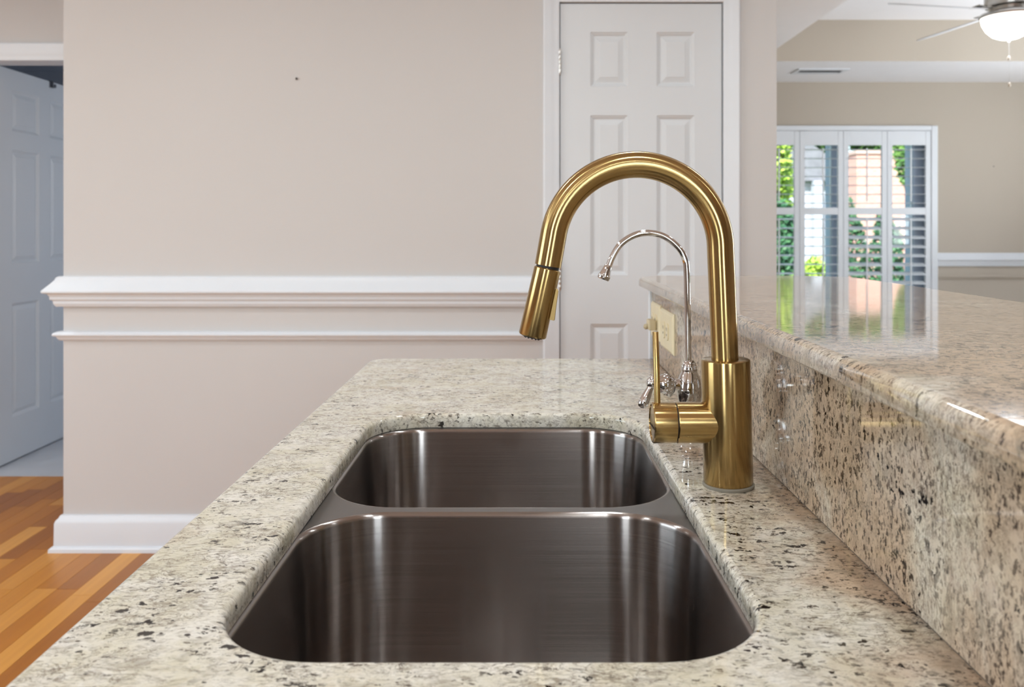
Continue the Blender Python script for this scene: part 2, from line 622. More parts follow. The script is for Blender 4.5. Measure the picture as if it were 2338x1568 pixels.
# back room
bm = B()
box(bm, -4.4, -0.5, 6.6, 6.7, 0, ZC + 0.1)
box(bm, -4.4, -4.3, YD + 0.12, 6.6, 0, ZC + 0.1)
BRW = plain('back_room_paint', lin(185, 188, 196), 0.8, var=0.02)
struct(obj('wall_back_room', bm, BRW), 'grey walls of the room behind the open door')
bm = B()
box(bm, -0.6, -0.5, YD + 0.12, 4.65, 0, ZC); box(bm, -0.6, -0.5, 5.95, 6.6, 0, ZC)
box(bm, -0.6, -0.5, 4.65, 5.95, 0, 0.85); box(bm, -0.6, -0.5, 4.65, 5.95, 2.15, ZC)
struct(obj('wall_back_room_right', bm, BRW), 'grey back room wall with an added window opening')
bm = B(); box(bm, -4.4, -0.5, YD + 0.12, 6.7, ZC, ZC + 0.1)
struct(obj('ceiling_back_room', bm, BRW), 'dim ceiling of the room behind the open door')
# side, rear and right shell with added, unseen window openings
def wall_with_window(name, axis, c0, c1, a0, a1, w0, w1, z0, z1, top=ZC):
    bm = B()
    def bx(p, q, r, s):
        if axis == 'x': box(bm, p, q, c0, c1, r, s)
        else: box(bm, c0, c1, p, q, r, s)
    bx(a0, w0, 0, top); bx(w1, a1, 0, top); bx(w0, w1, 0, z0); bx(w0, w1, z1, top)
    return struct(obj(name, bm, WALL), 'taupe wall with an added window opening')
bm = B()
for a_, b_ in ((-4.3, -1.8), (-1.1, 0.5), (1.2, 5.0)): box(bm, a_, b_, -3.12, -3.0, 0, ZC)
for a_, b_ in ((-1.8, -1.1), (0.5, 1.2)):
    box(bm, a_, b_, -3.12, -3.0, 0, 0.95); box(bm, a_, b_, -3.12, -3.0, 2.25, ZC)
struct(obj('wall_rear', bm, WALL), 'taupe kitchen wall with two added tall openings')
wall_with_window('wall_left', 'y', -4.3, -4.18, -3.12, YD, -0.45, 1.65, 0.95, 2.25)
wall_with_window('wall_right', 'y', 5.0, 5.12, -3.12, YF + 0.2, 3.8, 5.4, 0.6, 2.3, 2.9)
# far wall with window
WX0, WX1, WZ0, WZ1 = 1.955, 3.47, 0.25, 2.035
bm = B()
box(bm, XR - 0.12, WX0, YF, YF + 0.22, 0, 2.9); box(bm, WX1, 5.0, YF, YF + 0.22, 0, 2.9)
box(bm, WX0, WX1, YF, YF + 0.22, 0, WZ0); box(bm, WX0, WX1, YF, YF + 0.22, WZ1, 2.9)
struct(obj('wall_far', bm, WALL_DIM), 'taupe far wall of the sitting room with shuttered window')
# ceilings
bm = B(); box(bm, -4.4, 5.1, -3.1, 3.0, ZC, ZC + 0.1); box(bm, -4.4, XR, 3.0, YD + 0.1, ZC, ZC + 0.1)
struct(obj('ceiling', bm, CEIL), 'white kitchen ceiling')
TX0, TX1, TY0, TY1, TZ = 1.763, 4.15, 3.75, 6.125, 2.735
bm = B()
box(bm, XR, TX0, 3.0, YF, 2.43, ZC + 0.1); box(bm, TX1, 5.0, 3.0, YF, 2.43, ZC + 0.1)
box(bm, TX0, TX1, TY1, YF, 2.43, ZC + 0.1); box(bm, TX0, TX1, 3.0, TY0, 2.43, ZC + 0.1)
struct(obj('ceiling_soffit', bm, CEIL), 'white soffit framing the tray ceiling')
bm = B()
box(bm, TX0 - 0.1, TX0 - 0.004, TY0, TY1, ZC + 0.1, TZ); box(bm, TX1 + 0.004, TX1 + 0.1, TY0, TY1, ZC + 0.1, TZ)
box(bm, TX0 - 0.004, TX1 + 0.004, TY1 - 0.004, TY1 - 0.0002, 2.4305, ZC + 0.1); box(bm, TX0 - 0.1, TX1 + 0.1, TY1 - 0.004, TY1 + 0.1, ZC + 0.1, TZ); box(bm, TX0 - 0.1, TX1 + 0.1, TY0 - 0.1, TY0 - 0.004, ZC + 0.1, TZ)
bm2 = B()
struct(obj('wall_tray', bm, WALL_DIM), 'taupe riser of the tray ceiling')
bm2.free()
bm = B(); box(bm, TX0 - 0.1, TX1 + 0.1, TY0 - 0.1, TY1 + 0.1, TZ, TZ + 0.1)
struct(obj('ceiling_tray', bm, CEIL), 'raised white tray ceiling')


# ------------------------------------------------------------------ trims
def sweep(profile, path):
    """profile: list of (d, z); path: list of functions d -> (x, y)"""
    bm = B()
    loft(bm, [[Vector((*f(d), z)) for d, z in profile] for f in path], True)
    return bm


XE = DX0 - 0.062   # casing edge
def corner_path(x1):
    return [lambda d: (x1, YW - d), lambda d: (XC - d, YW - d), lambda d: (XC - d, YD - 0.001)]


rail_p = [(0, 1.024), (0.012, 1.024), (0.019, 1.019), (0.022, 1.010), (0.030, 1.000), (0.043, 0.985), (0.050, 0.977), (0.054, 0.972), (0.0545, 0.967),
          (0.052, 0.963), (0.040, 0.959), (0.036, 0.952), (0.034, 0.948), (0.0345, 0.943), (0.033, 0.938), (0.026, 0.934), (0.025, 0.929), (0.0255, 0.924), (0.022, 0.917), (0.018, 0.911), (0, 0.911)]
struct(obj('trim_1', sweep(rail_p, corner_path(XE)), WHITE, smooth=True, sharp=25), 'white moulded chair rail wrapping the wall corner')
p2 = [(0, 0.818), (0.015, 0.818), (0.025, 0.813), (0.029, 0.808), (0.028, 0.803), (0.018, 0.799), (0.016, 0.794), (0.012, 0.787), (0.008, 0.784), (0, 0.784)]
struct(obj('trim_2', sweep(p2, corner_path(XE)), WHITE, smooth=True, sharp=25), 'thin white panel moulding below the chair rail')
bp_ = [(0, 0), (0.038, 0), (0.037, 0.012), (0.031, 0.018), (0.024, 0.020), (0.023, 0.104), (0.019, 0.114), (0.012, 0.121), (0.008, 0.130), (0, 0.131)]
struct(obj('baseboard_back', sweep(bp_, corner_path(XE)), WHITE, smooth=True, sharp=25), 'white baseboard with shoe moulding')


def casing(name, x0, x1, ztop, yf, w, label, d=0.019):
    """door casing of two legs and a head, stepped profile, on the face y = yf"""
    t = thing(name, label, None, ((x0 + x1) / 2, yf, 0), kind='structure')
    pr = [(0, 0), (0, 0.009), (0.010, 0.012), (0.028, 0.013), (0.036, 0.016), (0.048, 0.0175), (w - 0.006, 0.019), (w, 0.014), (w, 0)]
    for s, xe in ((-1, x0), (1, x1)):
        bm = B()
        loft(bm, [[Vector((xe + s * a, yf - dd, z)) for a, dd in pr] for z in (0,)] + [[Vector((xe + s * a, yf - dd, ztop + a)) for a, dd in pr]])
        obj('casing_leg', bm, WHITE, t, smooth=True, sharp=20)
    bm = B()
    loft(bm, [[Vector((x0 - a, yf - dd, ztop + a)) for a, dd in pr], [Vector((x1 + a, yf - dd, ztop + a)) for a, dd in pr]])
    obj('casing_head', bm, WHITE, t, smooth=True, sharp=20)
    # jamb lining
    for s, xe in ((-1, x0), (1, x1)):
        bm = B(); xa, xb = sorted((xe, xe + s * 0.017)); box(bm, xa, xb, yf + 0.0005, yf + 0.12, 0, ztop)
        obj('jamb', bm, WHITE, t)
    bm = B(); box(bm, x0 - 0.017, x1 + 0.017, yf + 0.0005, yf + 0.12, ztop, ztop + 0.017)
    obj('jamb', bm, WHITE, t)
    return t


casing('trim_3', DX0 - 0.001, DX1 + 0.001, DZ, YW, 0.061, 'white casing around the closed pantry door')
casing('trim_4', HX0 + 0.019, HX1 - 0.019, HZ - 0.019, YD, 0.085, 'white casing around the open hall door')


def panel_door(name, label, w, h, cols, rows, mat, t=0.035):
    """six-panel leaf in local coordinates: x 0..w, front face at y=0 (towards -y), back at y=t; returns the thing"""
    root = thing(name, label, None, (0, 0, 0), kind='structure')
    bm = B()
    dpt = 0.010
    xs = [0] + [c for p in cols for c in p] + [w]
    zs = [0.008] + [r for p in rows for r in p] + [h]
    # core sheet, then stiles and rails proud of it on both faces
    box(bm, 0.002, w - 0.002, dpt + 0.0005, t - dpt - 0.0005, 0.010, h - 0.002)
    for i in range(0, len(xs), 2):
        box(bm, xs[i], xs[i + 1], 0, t, zs[0], h)
    for a in range(len(cols)):
        for i in range(0, len(zs), 2):
            box(bm, cols[a][0], cols[a][1], 0, t, zs[i], zs[i + 1])
    obj('door_leaf', bm, mat, root)
    for (a, b_) in cols:
        for (c, d) in rows:
            bm = B()
            steps = [(0, -0.0003), (0.004, 0.003), (0.008, 0.0045), (0.012, 0.0085), (0.0145, 0.0095), (0.018, 0.0092), (0.034, 0.0042), (0.036, 0.0030)]
            for side in (0, 1):
                rings = []
                for s, q in steps:
                    yy = q if side == 0 else t - q
                    rings.append([Vector((a + s, yy, c + s)), Vector((b_ - s, yy, c + s)), Vector((b_ - s, yy, d - s)), Vector((a + s, yy, d - s))])
                loft(bm, rings, True, False, True)
            obj('door_panel', bm, mat, root)
    return root


k = 0.001637
cols = [((1347 - 1278) * k, (1433 - 1278) * k), ((1499 - 1278) * k, (1586 - 1278) * k)]
zz = lambda y: 1.205 - (y - 520) * k
rows = [(0.235, zz(740)), (zz(629), zz(262)), (zz(196), zz(71))]
d1 = panel_door('door_1', 'closed white six-panel pantry door', DX1 - DX0 - 0.006, DZ - 0.004, cols, rows, DOORW)
d1.location = (DX0 + 0.003, YW + 0.004, 0)
# hinges on the pantry door (knuckles stand proud of the casing edge)
for hz in (zz(140), 1.02, 0.25):
    bm = B()
    for i in range(5):
        z0 = hz - 0.045 + i * 0.018
        lathe(bm, [(0.0052, 0.0006), (0.0058, 0.0018), (0.0058, 0.0162), (0.0052, 0.0174)], 14, Matrix.Translation((-0.002, -0.009, z0)))
    lathe(bm, [(0.003, -0.004), (0.0045, 0), (0.0045, 0.09), (0.003, 0.094)], 12, Matrix.Translation((-0.002, -0.009, hz - 0.045)))
    h = obj('hinge', bm, STEELHW, d1, smooth=True, sharp=40)
bm = B()
lathe(bm, [(0.026, 0), (0.026, 0.004), (0.022, 0.008), (0.011, 0.010), (0.010, 0.030), (0.020, 0.036), (0.027, 0.046), (0.027, 0.054), (0.020, 0.062), (0.004, 0.065)], 24, axis_mat((DX1 - DX0 - 0.075, 0, 0.93), (0, -1, 0)))
obj('door_knob', bm, STEELHW, d1, smooth=True, sharp=40)

# open hall door: hinged at the left jamb, standing at right angles to the hall wall
wd = 0.80
cols2 = [(0.115, 0.355), (0.465, 0.705)]
rows2 = [(0.23, 0.815), (1.02, 1.607), (1.705, 1.915)]
d2 = panel_door('door_2', 'open white six-panel door swung into the back room', wd, 2.018, cols2, rows2, DOORW)
d2.rotation_euler = (0, 0, R(90))
d2.location = (-2.607, YD + 0.125, 0.0)
bm = B()
box(bm, 0.455, 0.490, -0.004, 0.0, 1.985, 2.021); box(bm, 0.455, 0.490, -0.004, 0.039, 2.018, 2.022)
box(bm, 0.464, 0.480, -0.022, -0.004, 1.985, 1.990); box(bm, 0.464, 0.480, -0.024, -0.020, 1.985, 2.004)
obj('over_door_hook', bm, plain('hook_metal', lin(90, 92, 98), 0.4, metal=0.7), d2)

# nails in the walls
def nail(x, y, z, label):
    bm = B()
    lathe(bm, [(0.0022, 0), (0.0022, 0.006), (0.0042, 0.0065), (0.0045, 0.0085), (0.0015, 0.0095)], 12, axis_mat((x, y, z), (0, -1, 0)))
    o = obj('wall_nail', bm, NAIL)
    tag(o, label, 'nail')
kw_ = YW / 1900
nail((678 - 1185) * kw_, YW + 0.002, 1.205 + (520 - 180) * kw_, 'small dark nail in taupe kitchen wall above chair rail')
nail((2268 - 1185) * YF / 1900, YF + 0.002, 1.205 + (520 - 380) * YF / 1900, 'small dark nail in sitting room wall right of shutters')

# ------------------------------------------------------------------ counter
CT, CB = 0.910, 0.888
CX0, CX1, CY0, CY1 = -0.334, 0.3225, -0.35, 1.883
HX = (-0.2265, 0.1835); HY = (0.570, 1.320); HR = 0.088


def slab(outer_fn, hole_fn=None, top=CT, bot=CB, e=0.0065):
    """polished slab with eased edges. outer_fn(inset, z) and hole_fn(outset, z) give loops"""
    bm = B()
    prof = [(0.0015, bot), (0, bot + 0.002)] + [(e - e * math.cos(a), top - e + e * math.sin(a)) for a in [R(v) for v in (0, 18, 36, 54, 72, 90)]]
    ro = loft(bm, [outer_fn(i, z) for i, z in prof], True, False, False)
    loops_t, loops_b = [ro[-1]], [ro[0]]
    if hole_fn:
        rh = loft(bm, [hole_fn(i, z) for i, z in prof], True, False, False)
        loops_t.append(rh[-1]); loops_b.append(rh[0])
    fill_between(bm, loops_t)
    fill_between(bm, loops_b)
    return bm


bm = slab(lambda i, z: rrect(CX0 + i, CX1 - i, CY0 + i, CY1 - i, [0.004 + 0 * i, 0.004, 0.034, 0.004], z, 8),
          lambda i, z: rrect(HX[0] - i, HX[1] + i, HY[0] - i, HY[1] + i, HR + i, z, 14))
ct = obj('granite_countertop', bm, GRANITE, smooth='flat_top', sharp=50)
tag(ct, 'cream speckled granite countertop with cut-out around the steel sink', 'countertop')
# backsplash
BZ = 1.0705
BX0, BX1 = 0.302, 0.322
bm = B(); box(bm, BX0, BX1, -0.35, 1.890, CT + 0.0012, BZ, 0.0012, 1)
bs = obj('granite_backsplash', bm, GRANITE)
tag(bs, 'upright polished granite backsplash panel below the raised bar', 'backsplash')
bm = B(); box(bm, BX0 + 0.0015, BX1, -0.35, 1.889, CT, CT + 0.0013)
obj('caulk_line', bm, plain('dark_grout', lin(96, 84, 72), 0.6, var=0.1, vscale=60), bs)
# knee wall carrying the bar
kn = thing('wall_knee', 'painted knee wall carrying the raised bar', None, (0.39, 0.8, 0), kind='structure')
obj('wall_core', box(B(), 0.3228, 0.46, -0.35, 1.8895, 0, BZ), WALL, kn)
obj('end_cap', box(B(), 0.2955, 0.46, 1.8905, 1.906, 0, BZ, 0.002, 1), WHITE, kn)


# raised bar
def bar_loop(i, z):
    pts = []
    pts += [Vector((0.276 + i, -0.35 + i, z)), Vector((0.772 - i, -0.35 + i, z))]
    rr = 0.13
    for kk in range(15):
        a = R(0 + 90 * kk / 14)
        pts.append(Vector((0.772 - rr + (rr - i) * math.cos(a), 1.968 - rr + (rr - i) * math.sin(a), z)))
    ch = (0.323, 1.968), (0.276, 1.915)
    pts.append(Vector((ch[0][0] + i * 0.4, ch[0][1] - i, z)))
    pts.append(Vector((ch[1][0] + i, ch[1][1] - i * 0.4, z)))
    return pts


bm = slab(bar_loop, None, 1.0925, 1.0710, 0.0115)
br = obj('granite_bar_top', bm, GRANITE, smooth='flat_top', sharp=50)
tag(br, 'raised cream granite bar top reflecting the shuttered window', 'bar top')

# base cabinet under the sink counter (open top so the bowls hang inside)
cab = thing('base_cabinet', 'painted base cabinet under the granite sink counter', 'cabinet', (0, 0.8, 0))
bm = B()
box(bm, -0.300, -0.280, -0.34, 1.86, 0.10, CB); box(bm, 0.300, 0.3215, -0.34, 1.86, 0.10, CB)
box(bm, -0.280, 0.300, -0.34, -0.32, 0.10, CB); box(bm, -0.280, 0.300, 1.84, 1.86, 0.10, CB)
box(bm, -0.280, 0.300, -0.32, 1.84, 0.10, 0.118); box(bm, -0.24, 0.3215, -0.34, 1.86, 0, 0.10)
obj('carcass', bm, FABRIC, cab)
for i in range(4):
    y0 = -0.33 + i * 0.5475
    bm = B(); box(bm, -0.320, -0.3005, y0 + 0.004, y0 + 0.5435, 0.115, 0.875, 0.003, 1); box(bm, -0.324, -0.319, y0 + 0.07, y0 + 0.4775, 0.18, 0.81, 0.003, 1)
    dr = obj('cabinet_door', bm, FABRIC, cab)
    bm = B(); lathe(bm, [(0.006, 0), (0.006, 0.012), (0.014, 0.018), (0.014, 0.024), (0.006, 0.028)], 16, axis_mat((-0.320, y0 + 0.035 + (i % 2) * 0.475, 0.80), (-1, 0, 0)))
    obj('knob', bm, STEELHW, dr, smooth=True, sharp=40)

# ------------------------------------------------------------------ sink
sink = thing('kitchen_sink', 'double bowl brushed steel undermount sink set in granite', 'sink', (-0.02, 0.94, 0.67))
SR = 0.8875
bowls = [(-0.2245, 0.1815, 0.548, 0.9255), (-0.2245, 0.1815, 0.9495, 1.3115)]
bm = B()
outer = [bm.verts.new(p) for p in rrect(-0.262, 0.219, 0.515, 1.350, 0.09, SR, 10)]
lo_ = [[bm.verts.new(p) for p in rrect(a - 0.0055, b + 0.0055, c - 0.0055, d + 0.0055, 0.0905, SR, 12)] for a, b, c, d in bowls]
fill_between(bm, [outer] + lo_)
obj('rim_flange', bm, STEELTOP, sink, smooth=True)
for a, b, c, d in bowls:
    bm = B()
    prof = [(-0.0055, SR), (-0.0035, SR - 0.0003), (-0.0017, SR - 0.0012), (-0.0004, SR - 0.003), (0, SR - 0.0055), (0.003, SR - 0.06), (0.006, SR - 0.13), (0.0085, SR - 0.165),
            (0.013, SR - 0.180), (0.021, SR - 0.191), (0.033, SR - 0.198), (0.048, SR - 0.2005)]
    rings = [rrect(a + i, b - i, c + i, d - i, max(0.085 - i, 0.02), z, 12) for i, z in prof]
    rv = loft(bm, rings, True, False, False)
    cx, cy = (a + b) / 2, (c + d) / 2
    n = 32
    dv = [bm.verts.new((cx + 0.045 * math.cos(2 * math.pi * q / n), cy + 0.045 * math.sin(2 * math.pi * q / n), SR - 0.203)) for q in range(n)]
    fill_between(bm, [rv[-1], dv])
    bo = obj('bowl', bm, STEEL, sink, smooth=True, sharp=60)
    bm = B()
    lathe(bm, [(0.050, 0.001), (0.047, 0.003), (0.042, 0.002), (0.036, -0.004), (0.032, -0.012), (0.0, -0.013)], 32, Matrix.Translation((cx, cy, SR - 0.203)), False)
    for q in range(8):
        aa = q * math.pi / 4
        lathe(bm, [(0.0035, -0.0125), (0.0035, -0.011), (0.0, -0.0105)], 8, Matrix.Translation((cx + 0.02 * math.cos(aa), cy + 0.02 * math.sin(aa), SR - 0.203)))
    obj('drain', bm, NICKEL, sink, smooth=True, sharp=40)

# ------------------------------------------------------------------ brass faucet
FX, FY, FS = 0.2398, 0.953, 0.953 / 1900
fau = thing('kitchen_faucet', 'brushed gold gooseneck kitchen faucet with pull-down spray head', 'faucet', (FX, FY, CT))


def fp(px, py, dy=0.0):
    return Vector(((px - 1185) * FS, FY + dy, 1.205 - (py - 520) * FS))


lean = Vector((-0.024, 0, 1)).normalized()
bm = B()
lathe(bm, [(0.0285, 0), (0.0290, 0.001), (0.0290, 0.003), (0.0275, 0.0042)], 56, axis_mat((FX, FY, CT), lean))
obj('base_gasket', bm, SILICONE, fau, smooth=True, sharp=40)
bm = B()
lathe(bm, [(0.0270, 0.0038), (0.0278, 0.0048), (0.0278, 0.1425), (0.0274, 0.1440), (0.0262, 0.1448), (0.0152, 0.1448)], 72, axis_mat((FX, FY, CT), lean))
obj('body', bm, BRASS, fau, smooth=True, sharp=40)
# neck
C0, CR_ = (1453.0, 567.5), 192.0
pts = [fp(1656.5, 850), fp(1655, 815), fp(1652, 740), fp(1648.5, 650), fp(1645.5, 580)]
for q in range(0, 41):
    th = R(2.3 - (180 - 11.5 + 2.3 - 0) * q / 40)  # from +x side over the top
    ang = R(0) + (R(-2.3) + (R(180 - 11.5) + R(2.3)) * q / 40)
    pts.append(fp(C0[0] + CR_ * math.cos(ang + R(2.3) * 0), C0[1] - CR_ * math.sin(ang)))
pts.append(fp(1251.2, 606.5))
pts = pts[:5] + pts[6:]
bm = B()
NR = 30.6 * FS
tube(bm, pts, NR, 40)
obj('neck', bm, BRASS, fau, smooth=True, sharp=40)
sd = (fp(1216, 765) - fp(1250, 613)).normalized()
bm = B(); lathe(bm, [(NR - 0.0022, -0.002), (NR - 0.0022, 0.007)], 40, axis_mat(fp(1251.2, 606.5), sd))
obj('joint_ring', bm, DARKGAP, fau, smooth=True, sharp=40)
bm = B()
L_ = (fp(1216, 767) - fp(1250, 612)).length
lathe(bm, [(NR - 0.0012, 0), (NR + 0.0000, 0.0012), (NR + 0.0007, L_ - 0.0015), (NR - 0.0003, L_), (NR - 0.004, L_)], 56, axis_mat(fp(1250, 612), sd))
sh = obj('spray_head', bm, BRASS, fau, smooth=True, sharp=40)
bm = B()
lathe(bm, [(NR - 0.0035, L_ - 0.002), (NR - 0.0035, L_ + 0.0012), (NR - 0.006, L_ + 0.0018)], 40, axis_mat(fp(1250, 612), sd))
for q in range(12):
    aa = q * math.pi / 6
    lathe(bm, [(0.0011, L_ + 0.001), (0.0009, L_ + 0.0028)], 8, axis_mat(fp(1250, 612), sd) @ Matrix.Translation((0.0085 * math.cos(aa), 0.0085 * math.sin(aa), 0)))
obj('spray_face', bm, DARKGAP, sh, smooth=True, sharp=40)
# toggle button on the inner side of the spray head
xax = Vector((-sd.z, 0, sd.x)) * 1.0
if xax.x < 0: xax = -xax
def sp(u, r, v):  # along the head, out from axis to the right, depth
    return fp(1250, 612) + sd * u + xax * r + Vector((0, v, 0))
bm = B()
sec = [(0.0205, 0.0150, 0.0165), (0.0225, 0.0150, 0.0178), (0.040, 0.0150, 0.0192), (0.0555, 0.0150, 0.0208), (0.0565, 0.0150, 0.0200)]
rings = []
for u, r0, r1 in sec:
    w = 0.0058
    rings.append([sp(u, r0 - 0.003, -w), sp(u, r1 - 0.0006, -w), sp(u, r1, -w + 0.001), sp(u, r1, w - 0.001), sp(u, r1 - 0.0006, w), sp(u, r0 - 0.003, w)])
loft(bm, rings)
obj('toggle_button', bm, BRASSP, sh)
# side valve housing, rotating cap and lever
hz_ = 0.0722
HXD = Vector((-1, 0, 0))
HR_ = 46.2 * FS
ho = Vector((FX - hz_ * 0.024, FY, CT + hz_))
bm = B()
d0, d1_, d2_ = 0.0, (1660 - 1543.5) * FS, (1660 - 1497) * FS
lathe(bm, [(HR_, 0.002), (HR_, 0.0240), (HR_, d1_ - 0.0008), (HR_ - 0.0008, d1_), (HR_ - 0.003, d1_)], 56, axis_mat(ho, HXD), False)
obj('valve_housing', bm, BRASSX, fau, smooth=True, sharp=40)
bm = B(); lathe(bm, [(HR_ - 0.002, d1_ - 0.001), (HR_ - 0.002, d1_ + 0.003)], 40, axis_mat(ho, HXD))
obj('valve_gap', bm, DARKGAP, fau, smooth=True, sharp=40)
bm = B()
lathe(bm, [(HR_ - 0.003, d1_ + 0.0012), (HR_ - 0.0003, d1_ + 0.0014), (HR_, d1_ + 0.002), (HR_, d2_ + 0.003), (HR_ - 0.0008, d2_ + 0.004), (HR_ - 0.0026, d2_ + 0.0044), (HR_ - 0.0030, d2_ + 0.0034), (0.0, d2_ + 0.0036)], 56, axis_mat(ho, HXD))
cp = obj('handle_cap', bm, BRASSX, fau, smooth=True, sharp=30)
bm = B()
box(bm, ho.x - d2_ - 0.0046, ho.x - d2_ - 0.0036, ho.y - 0.0175, ho.y + 0.0175, ho.z - 0.0045, ho.z - 0.0037)
obj('cap_slot', bm, DARKGAP, cp)
bm = B()
l0, l1 = fp(1501, 925), fp(1496.7, 757)
ld = (l1 - l0)
lathe(bm, [(0.0036, 0), (0.0036, ld.length - 0.0006), (0.0031, ld.length), (0.0, ld.length)], 28, axis_mat(l0, ld))
obj('lever', bm, BRASS, fau, smooth=True, sharp=40)

# ------------------------------------------------------------------ chrome filter tap
GX, GY = 0.2412, 1.178
GS = GY / 1900
tap = thing('filter_tap', 'small ornate chrome drinking water tap behind the gold faucet', 'tap', (GX, GY, CT))


def gp(px, py, dy=0.0):
    return Vector(((px - 1185) * GS, GY + dy, 1.205 - (py - 520) * GS))


bm = B()
prof = [(0.0215, 0), (0.0220, 0.0015), (0.0215, 0.004), (0.0190, 0.0075), (0.0160, 0.013), (0.0135, 0.021), (0.0122, 0.030), (0.0125, 0.037), (0.0142, 0.045), (0.0165, 0.053), (0.0181, 0.061),
        (0.0183, 0.067), (0.0176, 0.074), (0.0158, 0.081), (0.0134, 0.0870), (0.0116, 0.0905), (0.0110, 0.0925)]
lathe(bm, prof, 48, Matrix.Translation((GX, GY, CT)))
obj('tap_body', bm, CHROME, tap, smooth=True, sharp=60)
bm = B()
lathe(bm, [(0.0112, 0.0925), (0.0120, 0.0935), (0.0120, 0.0948), (0.0108, 0.0956), (0.0106, 0.0975), (0.0094, 0.1025), (0.0074, 0.1062), (0.0058, 0.1075), (0.0, 0.1078)], 40, Matrix.Translation((GX, GY, CT)))
# embossed leaf ornament on the collar
for q in range(14):
    aa = q * 2 * math.pi / 14
    for r_, z_, s_ in ((0.0098, 0.0990, 0.0013), (0.0082, 0.1035, 0.0011)):
        a2 = aa + (0.2 if s_ < 0.0015 else 0)
        lathe(bm, [(s_ * 0.1, -s_), (s_ * 0.8, -s_ * 0.6), (s_, 0), (s_ * 0.8, s_ * 0.6), (s_ * 0.1, s_)], 8, Matrix.Translation((GX + r_ * math.cos(a2), GY + r_ * math.sin(a2), CT + z_)))
obj('ornate_collar', bm, CHROME, tap, smooth=True, sharp=50)
ctrl = [(1572, 838), (1570.5, 760), (1569, 680), (1567.5, 620), (1564, 592), (1549, 565), (1517, 540), (1480, 531.5), (1447, 537.5), (1417, 557), (1399, 585), (1389.5, 608)]
bm = B()
tube(bm, catmull([gp(*c) for c in ctrl], 8), 7.3 * GS, 24)
obj('spout', bm, CHROME, tap, smooth=True, sharp=50)
bm = B()
ad_ = gp(1377, 637) - gp(1389.5, 606)
u_ = 1 * GS
lathe(bm, [(7.5 * u_, 0), (8.4 * u_, 2 * u_), (10.5 * u_, 12 * u_), (12.5 * u_, 22 * u_), (12.7 * u_, 24 * u_), (14.2 * u_, 25 * u_), (14.4 * u_, 27 * u_), (14.2 * u_, 33 * u_), (13 * u_, 35 * u_), (9 * u_, 35 * u_)], 32, axis_mat(gp(1389.5, 605), ad_))
obj('aerator', bm, CHROME, tap, smooth=True, sharp=40)
# handle: horn-shaped arm with scroll ornament, ball and teardrop lever
bm = B()
arm = axis_mat(gp(1560, 880), (-1, -0.12, 0.10))
lathe(bm, [(0.0100, 0.000), (0.0098, 0.006), (0.0086, 0.010), (0.0082, 0.013), (0.0100, 0.0145), (0.0118, 0.0165), (0.0124, 0.0190), (0.0136, 0.0225), (0.0144, 0.0270), (0.0134, 0.0320), (0.0112, 0.0360), (0.0092, 0.0395), (0.0082, 0.0430), (0.0088, 0.0465), (0.0080, 0.0500), (0.0050, 0.0530), (0, 0.0535)], 32, arm)
for q in range(14):
    aa = q * 2 * math.pi / 14
    lathe(bm, [(0.0002, -0.0022), (0.0013, -0.0014), (0.0017, 0), (0.0013, 0.0014), (0.0002, 0.0022)], 8, arm @ Matrix.Translation((0.0140 * math.cos(aa), 0.0140 * math.sin(aa), 0.0262)))
    lathe(bm, [(0.0002, -0.0016), (0.0010, -0.001), (0.0013, 0), (0.0010, 0.001), (0.0002, 0.0016)], 8, arm @ Matrix.Translation((0.0124 * math.cos(aa + .2), 0.0124 * math.sin(aa + .2), 0.0200)))
# the pointed drop under the arm
lathe(bm, [(0.0128, 0.000), (0.0128, 0.004), (0.0112, 0.010), (0.0080, 0.016), (0.0042, 0.0215), (0.0004, 0.0245)], 20, axis_mat(gp(1526, 868), (0.06, -0.1, -1)))
obj('handle_arm', bm, CHROME, tap, smooth=True, sharp=50)
bm = B()
lv0, lv1 = gp(1493, 862, -0.006), gp(1460, 926, -0.014)
ll = (lv1 - lv0).length
lathe(bm, [(0.0035, -0.004), (0.0062, -0.001), (0.0066, 0.002), (0.0050, 0.005), (0.0040, 0.008), (0.0048, ll * .35), (0.0066, ll * .6), (0.0076, ll * .78), (0.0072, ll * .9), (0.0048, ll * .975), (0.0006, ll)], 28, axis_mat(lv0, lv1 - lv0))
obj('teardrop_lever', bm, CHROME, tap, smooth=True, sharp=60)

